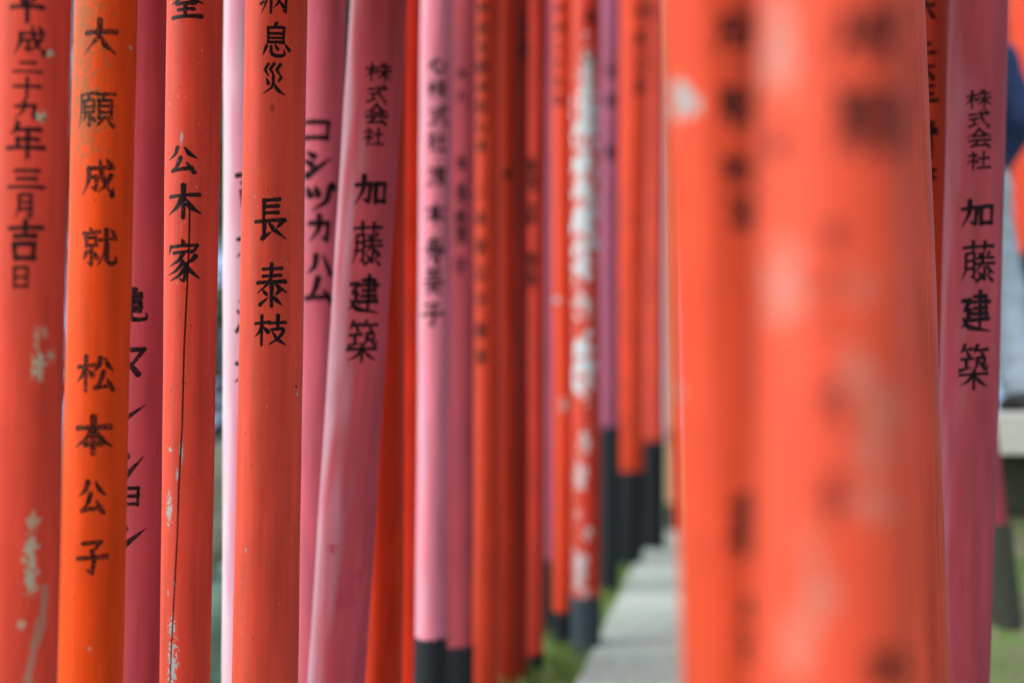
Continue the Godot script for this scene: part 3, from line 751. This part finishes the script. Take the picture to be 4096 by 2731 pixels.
func slab_mesh(w: float, h: float, d: float, from: int) -> ArrayMesh:
	# a squared stone with worn edges, standing on y 0
	var r := RandomNumberGenerator.new()
	r.seed = from
	var st := SurfaceTool.new()
	st.begin(Mesh.PRIMITIVE_TRIANGLES)
	st.set_smooth_group(-1)
	var b := 0.012
	var rings := []
	for lv in [[0.0, 0.0], [h - b, 0.0], [h, b]]:
		var k: float = lv[1]
		var ring := []
		for s in [[-1, -1], [1, -1], [1, 1], [-1, 1]]:
			ring.append(Vector3(s[0] * (w / 2 - k) + r.randf_range(-0.004, 0.004), lv[0] + r.randf_range(-0.002, 0.002), s[1] * (d / 2 - k) + r.randf_range(-0.004, 0.004)))
		rings.append(ring)
	for l in 2:
		for i in 4:
			var a: Vector3 = rings[l][i]
			var c: Vector3 = rings[l][(i + 1) % 4]
			var e: Vector3 = rings[l + 1][i]
			var f: Vector3 = rings[l + 1][(i + 1) % 4]
			for v in [a, c, e, c, f, e]:
				st.add_vertex(v)
	for v in [rings[2][0], rings[2][1], rings[2][2], rings[2][0], rings[2][2], rings[2][3]]:
		st.add_vertex(v)
	st.generate_normals()
	return st.commit()


func path() -> void:
	var root := Node3D.new()
	root.name = "path"
	root.set_meta("kind", "structure")
	add_child(root)
	var tones := [stone(Color8(202, 220, 214), 0.74, 31, 1.3), stone(Color8(190, 210, 204), 0.7, 32, 1.3), stone(Color8(208, 224, 218), 0.78, 33, 1.3)]
	var shapes := []
	for i in 3:
		shapes.append(slab_mesh(0.80, 0.12, 0.735, 60 + i))
	var turn := atan(REACH)
	for i in 18:
		var depth := 0.9 + i * 0.752
		var o := part("paving_slab", shapes[i % 3], tones[(i * 2 + i / 4) % 3], root, Vector3(edge_at(depth) + 0.40, -0.07 + 0.006 * sin(i * 2.6), -depth))
		o.rotation.y = -turn + 0.006 * sin(i * 1.7)


func terrace() -> void:
	# a retaining wall with a projecting pale coping, and the level ground above it
	var o := thing("stone_ledge", "pale stone ledge over a dark mossy wall below the person in blue", "wall", Vector3(1.4, 0.0, -5.25))
	var pale := [stone(Color8(240, 246, 242), 0.9, 41), stone(Color8(234, 242, 238), 0.88, 42)]
	var dark := [stone(Color8(92, 98, 88), 0.6, 43), stone(Color8(80, 90, 78), 0.6, 44), stone(Color8(104, 108, 98), 0.65, 45)]
	for i in 7:
		part("coping_stone", slab_mesh(0.745, 0.15, 0.5, 80 + i), pale[i % 2], o, Vector3(0.37 + i * 0.752, 0.85, -0.02))
	for row in 4:
		for i in 11:
			var w := 0.478
			part("wall_stone", slab_mesh(w - 0.012, 0.205, 0.3, 90 + i * 4 + row), dark[(i + row * 2) % 3], o, Vector3(0.05 + i * w + (0.24 if row % 2 else 0.0), 0.015 + row * 0.21, -0.10 + 0.012 * sin(i * 2.1 + row)))
	var top := PlaneMesh.new()
	top.size = Vector2(9.0, 9.0)
	var g := setting("terrace_ground", top, paint(Color8(120, 116, 100), 0.95))
	g.position = Vector3(5.9, 0.985, -9.85)


func blob_mesh(r: Vector3, rough: float, from: int, seg_n := 28) -> ArrayMesh:
	var n := FastNoiseLite.new()
	n.seed = from
	n.frequency = 1.0
	n.fractal_octaves = 3
	var st := SurfaceTool.new()
	st.begin(Mesh.PRIMITIVE_TRIANGLES)
	for j in seg_n / 2 + 1:
		for i in seg_n + 1:
			var a := TAU * (i % seg_n) / seg_n
			var b := PI * j / (seg_n / 2) - PI / 2
			var d := Vector3(cos(b) * sin(a), sin(b), cos(b) * cos(a))
			st.add_vertex(d * r * (1.0 + rough * n.get_noise_3dv(d * 1.4) * 1.6))
	for j in seg_n / 2:
		for i in seg_n:
			var k := j * (seg_n + 1) + i
			for v in [k, k + seg_n + 1, k + 1, k + 1, k + seg_n + 1, k + seg_n + 2]:
				st.add_index(v)
	st.generate_normals()
	return st.commit()


func boulders() -> void:
	var spots := [
		[Vector3(-0.92, 0.25, -4.5), Vector3(0.28, 0.26, 0.25), "grey green boulder between the cracked post and the white one, lowest of the pile"],
		[Vector3(-1.12, 0.55, -5.2), Vector3(0.34, 0.30, 0.3), "weathered grey boulder resting above the lowest boulder behind the posts"],
		[Vector3(-1.55, 0.35, -4.9), Vector3(0.3, 0.3, 0.3), "brownish grey boulder beside the pile, hidden by the cracked post"],
		[Vector3(-0.75, 0.12, -5.3), Vector3(0.22, 0.2, 0.2), "small mossy boulder at the foot of the pile behind the white post"],
	]
	var tones := [Color8(98, 136, 124), Color8(128, 148, 130), Color8(126, 126, 104), Color8(92, 124, 92)]
	for i in spots.size():
		var s: Array = spots[i]
		var o := thing("boulder", s[2], "boulder", s[0], "boulders behind the posts")
		part("rock", blob_mesh(s[1], 0.3, 70 + i), stone(tones[i], 0.55, 50 + i, 4.0), o)


# ---------------------------------------------------------------- plants

func leaf_cloud(count: int, size: Vector3, leaf: float, from: int, dark: Color, light: Color) -> ArrayMesh:
	# folded leaves spread through several clumps
	var r := RandomNumberGenerator.new()
	r.seed = from
	var clumps := []
	for i in 14:
		var d := Vector3(r.randfn(), r.randfn(), r.randfn()).normalized() * pow(r.randf(), 0.4)
		clumps.append([d * size * 0.75, r.randf_range(0.28, 0.5), r.randf()])
	var st := SurfaceTool.new()
	st.begin(Mesh.PRIMITIVE_TRIANGLES)
	st.set_smooth_group(-1)
	for i in count:
		var c: Array = clumps[r.randi() % clumps.size()]
		var d := Vector3(r.randfn(), r.randfn(), r.randfn()).normalized() * pow(r.randf(), 0.33)
		var p: Vector3 = c[0] + d * size * float(c[1])
		var axis := Vector3(r.randfn(), r.randfn() * 0.6 - 0.3, r.randfn()).normalized()
		var side := axis.cross(Vector3(r.randfn(), r.randfn(), r.randfn())).normalized()
		var up := side.cross(axis)
		var l := leaf * r.randf_range(0.7, 1.3)
		st.set_color(dark.lerp(light, clampf(0.6 * r.randf() + 0.4 * float(c[2]), 0, 1)))
		var a := p - axis * l
		var b := p + axis * l
		var m1 := p + side * l * 0.45 + up * l * 0.15
		var m2 := p - side * l * 0.45 + up * l * 0.15
		for v in [a, m1, b, a, b, m2]:
			st.add_vertex(v)
	st.generate_normals()
	return st.commit()


func leaf_paint() -> StandardMaterial3D:
	var m := paint(Color.WHITE, 0.55)
	m.vertex_color_use_as_albedo = true
	m.backlight_enabled = true
	m.backlight = Color(0.25, 0.35, 0.1)
	return m


func limb(st: SurfaceTool, a: Vector3, b: Vector3, ra: float, rb: float) -> void:
	var along_ := (b - a).normalized()
	var u := along_.cross(Vector3(0.3, 0.2, 0.9)).normalized()
	var v := along_.cross(u)
	for i in 8:
		var s := u * cos(TAU * i / 8) + v * sin(TAU * i / 8)
		var t := u * cos(TAU * (i + 1) / 8) + v * sin(TAU * (i + 1) / 8)
		for p in [a + s * ra, b + s * rb, a + t * ra, a + t * ra, b + s * rb, b + t * rb]:
			st.add_vertex(p)


func shrubs() -> void:
	var lp := leaf_paint()
	var bark := stone(Color8(84, 70, 56), 0.6, 61, 5.0)
	var spots := [
		[Vector3(-1.45, 0.45, -6.6), 1.15, "dark evergreen shrub above the boulders, seen between cracked and white posts"],
		[Vector3(-2.3, 0.4, -6.0), 1.0, "dark evergreen shrub behind the bright orange post"],
		[Vector3(-1.1, 0.4, -8.6), 1.3, "taller dark shrub growing behind the pink katakana post"],
		[Vector3(-0.3, 0.3, -10.5), 1.2, "shrub behind the deep orange post without writing"],
	]
	for i in spots.size():
		var s: Array = spots[i]
		var o := thing("shrub", s[2], "shrub", s[0], "shrubs beside the tunnel")
		var k: float = s[1]
		var st := SurfaceTool.new()
		st.begin(Mesh.PRIMITIVE_TRIANGLES)
		for j in 5:
			var tip := Vector3(0.3 * cos(j * 1.3), 0.85, 0.3 * sin(j * 1.3)) * k
			limb(st, Vector3(0.04 * cos(j * 1.3), -0.1, 0.04 * sin(j * 1.3)), tip, 0.02, 0.006)
		st.generate_normals()
		part("stem", st.commit(), bark, o)
		part("crown", leaf_cloud(2600, Vector3(0.5, 0.45, 0.45) * k, 0.03, 200 + i, Color(0.012, 0.03, 0.014), Color(0.05, 0.1, 0.04)), lp, o, Vector3(0, 0.72 * k, 0))


func trees() -> void:
	var lp := leaf_paint()
	var bark := stone(Color8(92, 78, 64), 0.6, 62, 3.0)
	var spots := [
		[Vector3(-1.7, 0.2, -13.0), 1.3, "green tree whose leaves show above the gap next to the tilted pink post"],
		[Vector3(-4.5, 0.0, -17.0), 1.3, "broad dark tree standing behind the cracked vermilion post"],
		[Vector3(5.5, 0.9, -15.0), 1.2, "tree on the terrace beyond the large orange torii"],
		[Vector3(4.4, 0.9, -7.4), 1.0, "added unseen tree on the terrace close to the large orange torii, darkening the posts"],  # unseen; added with the next two to darken the posts from the right
		[Vector3(6.0, 0.3, -2.6), 1.1, "added unseen tree shading the path on the side of the stone ledge"],
		[Vector3(5.6, 0.2, 1.2), 1.1, "added unseen tree beside the path near the blurred posts, blocking side light"],
	]
	for i in spots.size():
		var s: Array = spots[i]
		var o := thing("tree", s[2], "tree", s[0], "trees around the shrine path")
		var k: float = s[1]
		var st := SurfaceTool.new()
		st.begin(Mesh.PRIMITIVE_TRIANGLES)
		limb(st, Vector3(0, -0.3, 0), Vector3(0.05, 1.6, 0.05) * k, 0.16 * k, 0.12 * k)
		limb(st, Vector3(0.05, 1.6, 0.05) * k, Vector3(-0.1, 4.2, 0.1) * k, 0.12 * k, 0.04 * k)
		for j in 7:
			var from := Vector3(0.05, 1.6 + 0.3 * j, 0.05) * k
			limb(st, from, from + Vector3(1.3 * cos(j * 2.4), 0.8, 1.3 * sin(j * 2.4)) * k, 0.05 * k, 0.012 * k)
		st.generate_normals()
		part("trunk", st.commit(), bark, o)
		part("crown", leaf_cloud(14000 if i == 0 else 9000, Vector3(1.8, 1.7, 1.8) * k, 0.07, 300 + i, Color(0.015, 0.045, 0.02), Color(0.06, 0.13, 0.045)), lp, o, Vector3(0, (3.5 if i < 3 else 2.4) * k, 0))


func grass() -> void:
	var st := SurfaceTool.new()
	st.begin(Mesh.PRIMITIVE_TRIANGLES)
	st.set_smooth_group(-1)
	for i in 7:
		var a := i * 2.4
		var d := Vector3(cos(a), 0, sin(a))
		var w := Vector3(-d.z, 0, d.x) * 0.004
		for v in [d * 0.01 - w, d * 0.035 + Vector3(0, 0.07 + 0.01 * (i % 3), 0), d * 0.01 + w]:
			st.add_vertex(v)
	st.generate_normals()
	var mm := MultiMesh.new()
	mm.transform_format = MultiMesh.TRANSFORM_3D
	mm.mesh = st.commit()
	var where := []
	for i in 9000:
		var depth := 4.5 + 9.0 * rng.randf()
		var x := edge_at(depth) - rng.randf() * 1.0 if rng.randf() < 0.65 else edge_at(depth) + 0.85 + rng.randf() * 1.4
		if broad.get_noise_2d(x * 2.0, depth * 2.0) < -0.12 or depth > 4.3 and x > 1.2:
			continue
		where.append(Transform3D(Basis(Vector3.UP, rng.randf() * TAU).scaled(Vector3.ONE * rng.randf_range(0.5, 1.2)), Vector3(x, height_at(x, -depth) - 0.005, -depth)))
	mm.instance_count = where.size()
	for i in where.size():
		mm.set_instance_transform(i, where[i])
	var o := MultiMeshInstance3D.new()
	o.name = "grass"
	o.multimesh = mm
	var m := paint(Color8(122, 150, 84), 0.8)
	m.backlight_enabled = true
	m.backlight = Color(0.2, 0.3, 0.08)
	o.material_override = m
	add_child(o)
	o.set_meta("label", "short green grass and moss growing beside the paved path")
	o.set_meta("category", "grass")
	o.set_meta("kind", "stuff")


# ---------------------------------------------------------------- the passer-by

func skin_of(bones: Array, cell: float, blend: float, st: SurfaceTool) -> void:
	# surface nets round tapered capsules [from, to, radius, radius] joined with a smooth minimum
	var lo := Vector3.ONE * 1e6
	var hi := -lo
	for b in bones:
		var r := maxf(b[2], b[3]) + cell * 2.5
		for p in [b[0], b[1]]:
			lo = lo.min(p - Vector3.ONE * r)
			hi = hi.max(p + Vector3.ONE * r)
	var nx := int((hi.x - lo.x) / cell) + 2
	var ny := int((hi.y - lo.y) / cell) + 2
	var nz := int((hi.z - lo.z) / cell) + 2
	var f := PackedFloat32Array()
	f.resize(nx * ny * nz)
	f.fill(1.0)
	for b in bones:
		var a: Vector3 = b[0]
		var e: Vector3 = b[1] - b[0]
		var ll := maxf(e.length_squared(), 1e-9)
		var r := maxf(b[2], b[3]) + blend + cell * 2.0
		var p0: Vector3 = ((a.min(b[1]) - Vector3.ONE * r - lo) / cell).max(Vector3.ZERO)
		var p1: Vector3 = (a.max(b[1]) + Vector3.ONE * r - lo) / cell
		for k in range(int(p0.z), mini(nz, int(p1.z) + 2)):
			for j in range(int(p0.y), mini(ny, int(p1.y) + 2)):
				for i in range(int(p0.x), mini(nx, int(p1.x) + 2)):
					var v := lo + Vector3(i, j, k) * cell - a
					var t := clampf(v.dot(e) / ll, 0.0, 1.0)
					var d: float = (v - e * t).length() - lerpf(b[2], b[3], t)
					var at := (k * ny + j) * nx + i
					var o := f[at]
					var h := maxf(blend - absf(o - d), 0.0) / blend
					f[at] = minf(o, d) - h * h * blend * 0.25
	var index := {}
	var verts := PackedVector3Array()
	var corner := [0, 1, nx, nx + 1, nx * ny, nx * ny + 1, nx * ny + nx, nx * ny + nx + 1]
	var offs := [Vector3(0, 0, 0), Vector3(1, 0, 0), Vector3(0, 1, 0), Vector3(1, 1, 0), Vector3(0, 0, 1), Vector3(1, 0, 1), Vector3(0, 1, 1), Vector3(1, 1, 1)]
	var edges := [[0, 1], [0, 2], [0, 4], [1, 3], [1, 5], [2, 3], [2, 6], [3, 7], [4, 5], [4, 6], [5, 7], [6, 7]]
	for k in nz - 1:
		for j in ny - 1:
			for i in nx - 1:
				var at := (k * ny + j) * nx + i
				var inside := 0
				for c in 8:
					if f[at + corner[c]] < 0.0:
						inside += 1
				if inside == 0 or inside == 8:
					continue
				var sum := Vector3.ZERO
				var n := 0
				for e in edges:
					var fa := f[at + corner[e[0]]]
					var fb := f[at + corner[e[1]]]
					if (fa < 0.0) != (fb < 0.0):
						sum += offs[e[0]].lerp(offs[e[1]], fa / (fa - fb))
						n += 1
				index[at] = verts.size()
				verts.append(lo + (Vector3(i, j, k) + sum / n) * cell)
	var steps := [[1, nx, nx * ny], [nx, nx * ny, 1], [nx * ny, 1, nx]]
	st.set_smooth_group(0)
	for at in index:
		for s in steps:
			var q: int = at + s[1] + s[2]
			if f[q] < 0.0 == (f[q + s[0]] < 0.0) or not index.has(at + s[1]) or not index.has(at + s[2]) or not index.has(q):
				continue
			var quad := [index[at], index[at + s[1]], index[q], index[at + s[2]]]
			if f[q] >= 0.0:
				quad.reverse()
			for v in [quad[0], quad[2], quad[1], quad[0], quad[3], quad[2]]:
				st.add_vertex(verts[v])


func body(bones: Array, cell: float, blend: float, more := [], more_cell := 0.005) -> ArrayMesh:
	var st := SurfaceTool.new()
	st.begin(Mesh.PRIMITIVE_TRIANGLES)
	skin_of(bones, cell, blend, st)
	for m in more:
		skin_of(m, more_cell, 0.008, st)
	st.index()
	st.generate_normals()
	return st.commit()


func hand_bones(wrist: Vector3, towards: Vector3, palm: Vector3, thumb: Vector3) -> Array:
	# a palm, four bent fingers of different lengths and a thumb from its side
	var t := towards.normalized()
	var w := thumb.normalized()
	var c := palm.normalized()
	var b := [[wrist, wrist + t * 0.03, 0.024, 0.022]]
	for i in 4:
		var side := w * (0.027 - i * 0.018)
		var root := wrist + t * (0.088 - absf(i - 1.2) * 0.005) + side
		b.append([wrist + t * 0.025 + side * 0.6, root, 0.017, 0.0125])
		var l: float = [0.040, 0.044, 0.041, 0.032][i]
		var k1 := root + (t * 0.93 + c * 0.35).normalized() * l
		var k2 := k1 + (t * 0.72 + c * 0.7).normalized() * l * 0.62
		var k3 := k2 + (t * 0.45 + c * 0.9).normalized() * l * 0.5
		b.append([root, k1, 0.0098, 0.009])
		b.append([k1, k2, 0.009, 0.0082])
		b.append([k2, k3, 0.0082, 0.007])
	var tb := wrist + t * 0.025 + w * 0.026
	var t1 := tb + (t * 0.7 + w * 0.7 + c * 0.2).normalized() * 0.04
	b.append([wrist + t * 0.015 + w * 0.01, tb, 0.018, 0.0145])
	b.append([tb, t1, 0.0135, 0.0105])
	b.append([t1, t1 + (t * 0.9 + w * 0.3 + c * 0.3).normalized() * 0.03, 0.0105, 0.008])
	return b


func passer_by() -> void:
	# stands on the terrace, walking to the right, back half turned to the camera, one hand on the hip
	var o := thing("person", "person in navy jacket and light blue jeans standing on the terrace, arm bent", "person", Vector3(1.77, 1.0, -5.62))
	var pelvis := Vector3(0, 0.95, 0)
	var chest := Vector3(0.0, 1.27, 0.0)
	var neck := Vector3(0.0, 1.47, -0.02)
	var head := Vector3(0.0, 1.615, -0.05)
	var sr := Vector3(0.18, 1.415, 0.0)
	var sl := Vector3(-0.18, 1.415, 0.0)
	var er := Vector3(0.265, 1.17, 0.05)
	var el := Vector3(-0.25, 1.14, 0.02)
	var wr := Vector3(0.175, 0.96, -0.09)
	var wl := Vector3(-0.27, 0.90, -0.12)
	var hr := Vector3(0.095, 0.90, 0.0)
	var hl := Vector3(-0.09, 0.90, 0.0)
	var kr := Vector3(0.215, 0.50, -0.10)
	var kl := Vector3(-0.10, 0.48, -0.03)
	var ar := Vector3(0.235, 0.085, 0.0)
	var al := Vector3(-0.11, 0.085, 0.07)
	var flesh := [
		[pelvis, chest, 0.125, 0.135], [chest, neck + Vector3(0, -0.05, 0), 0.12, 0.065], [neck + Vector3(0, -0.05, 0), head, 0.055, 0.052],
		[sr, sl, 0.06, 0.06], [sr, er, 0.05, 0.04], [er, wr, 0.04, 0.027], [sl, el, 0.05, 0.04], [el, wl, 0.04, 0.027],
		[hr, kr, 0.085, 0.055], [kr, ar, 0.055, 0.036], [hl, kl, 0.085, 0.055], [kl, al, 0.055, 0.036],
		[ar, ar + Vector3(0.04, -0.05, -0.15), 0.036, 0.024], [al, al + Vector3(0.0, -0.05, -0.16), 0.036, 0.024],
	]
	var face := [
		[head + Vector3(0, 0.035, 0.02), head + Vector3(0, 0.03, -0.012), 0.083, 0.08], [head + Vector3(0, -0.03, -0.02), head + Vector3(0, -0.07, -0.055), 0.062, 0.036],
		[head + Vector3(0, 0.015, -0.088), head + Vector3(0, -0.018, -0.106), 0.009, 0.014], [head + Vector3(-0.02, -0.047, -0.085), head + Vector3(0.02, -0.047, -0.085), 0.008, 0.008],
		[head + Vector3(-0.035, 0.028, -0.082), head + Vector3(0.035, 0.028, -0.082), 0.013, 0.013],
		[head + Vector3(0.078, 0.0, 0.0), head + Vector3(0.083, 0.035, 0.008), 0.014, 0.018], [head + Vector3(-0.078, 0.0, 0.0), head + Vector3(-0.083, 0.035, 0.008), 0.014, 0.018],
		[head + Vector3(0, -0.09, -0.005), head + Vector3(0, -0.15, 0.02), 0.05, 0.054],
	]
	var hands := [face, hand_bones(wr, Vector3(-0.35, -0.8, -0.35), Vector3(-0.8, 0.3, 0.1), Vector3(0.1, 0.2, -1)), hand_bones(wl, Vector3(0, -1, -0.15), Vector3(0.9, 0, 0.1), Vector3(0, 0, -1))]
	part("body", body(flesh, 0.014, 0.03, hands), skin_paint(), o)
	var shell := [
		[pelvis + Vector3(-0.075, 0.0, 0.0), pelvis + Vector3(0.075, 0.0, 0.0), 0.125, 0.125], [pelvis + Vector3(0.03, 0.05, 0), chest, 0.145, 0.16], [pelvis + Vector3(-0.03, 0.05, 0), chest, 0.145, 0.16], [chest, neck + Vector3(0, -0.03, 0.01), 0.15, 0.082],
		[sr, sl, 0.078, 0.078], [sr, er, 0.075, 0.066], [er, er.lerp(wr, 0.92), 0.064, 0.046], [sl, el, 0.075, 0.064], [el, el.lerp(wl, 0.92), 0.062, 0.046],
	]
	part("jacket", body(shell, 0.014, 0.04), cloth(Color8(34, 60, 112)), o)
	var legs := [
		[hr, hl, 0.125, 0.125], [pelvis, pelvis + Vector3(0, -0.02, 0), 0.142, 0.14], [hr, kr, 0.108, 0.085], [kr, ar + Vector3(0, 0.03, 0), 0.083, 0.072],
		[hl, kl, 0.108, 0.085], [kl, al + Vector3(0, 0.03, 0), 0.083, 0.072],
	]
	part("jeans", body(legs, 0.014, 0.035), cloth(Color8(200, 226, 250)), o)
	for a in [ar, al]:
		part("shoe", body([[a + Vector3(0, -0.03, 0.03), a + Vector3(0.01, -0.045, -0.17), 0.048, 0.038], [a, a + Vector3(0, -0.03, 0.02), 0.048, 0.048]], 0.01, 0.02), paint(Color8(60, 58, 58), 0.6), o)
	part("hair", body([[head + Vector3(0, 0.06, 0.03), head + Vector3(0, 0.065, -0.03), 0.082, 0.07], [head + Vector3(0, 0.0, 0.055), head + Vector3(0, -0.06, 0.05), 0.07, 0.045]], 0.009, 0.03), paint(Color8(30, 24, 22), 0.5), o)


func skin_paint() -> StandardMaterial3D:
	var m := paint(Color8(206, 158, 130), 0.5)
	m.subsurf_scatter_enabled = true
	m.subsurf_scatter_strength = 0.1
	return m


func cloth(color: Color) -> StandardMaterial3D:
	var m := paint(color, 0.9)
	m.rim_enabled = true
	m.rim = 0.3
	var im := noise_image(128, 128, 3.0, 9.0, 0.72, 1.0, 77)
	im.convert(Image.FORMAT_RGB8)
	m.albedo_texture = ImageTexture.create_from_image(im)
	m.uv1_triplanar = true
	m.uv1_scale = Vector3.ONE * 2.0
	return m
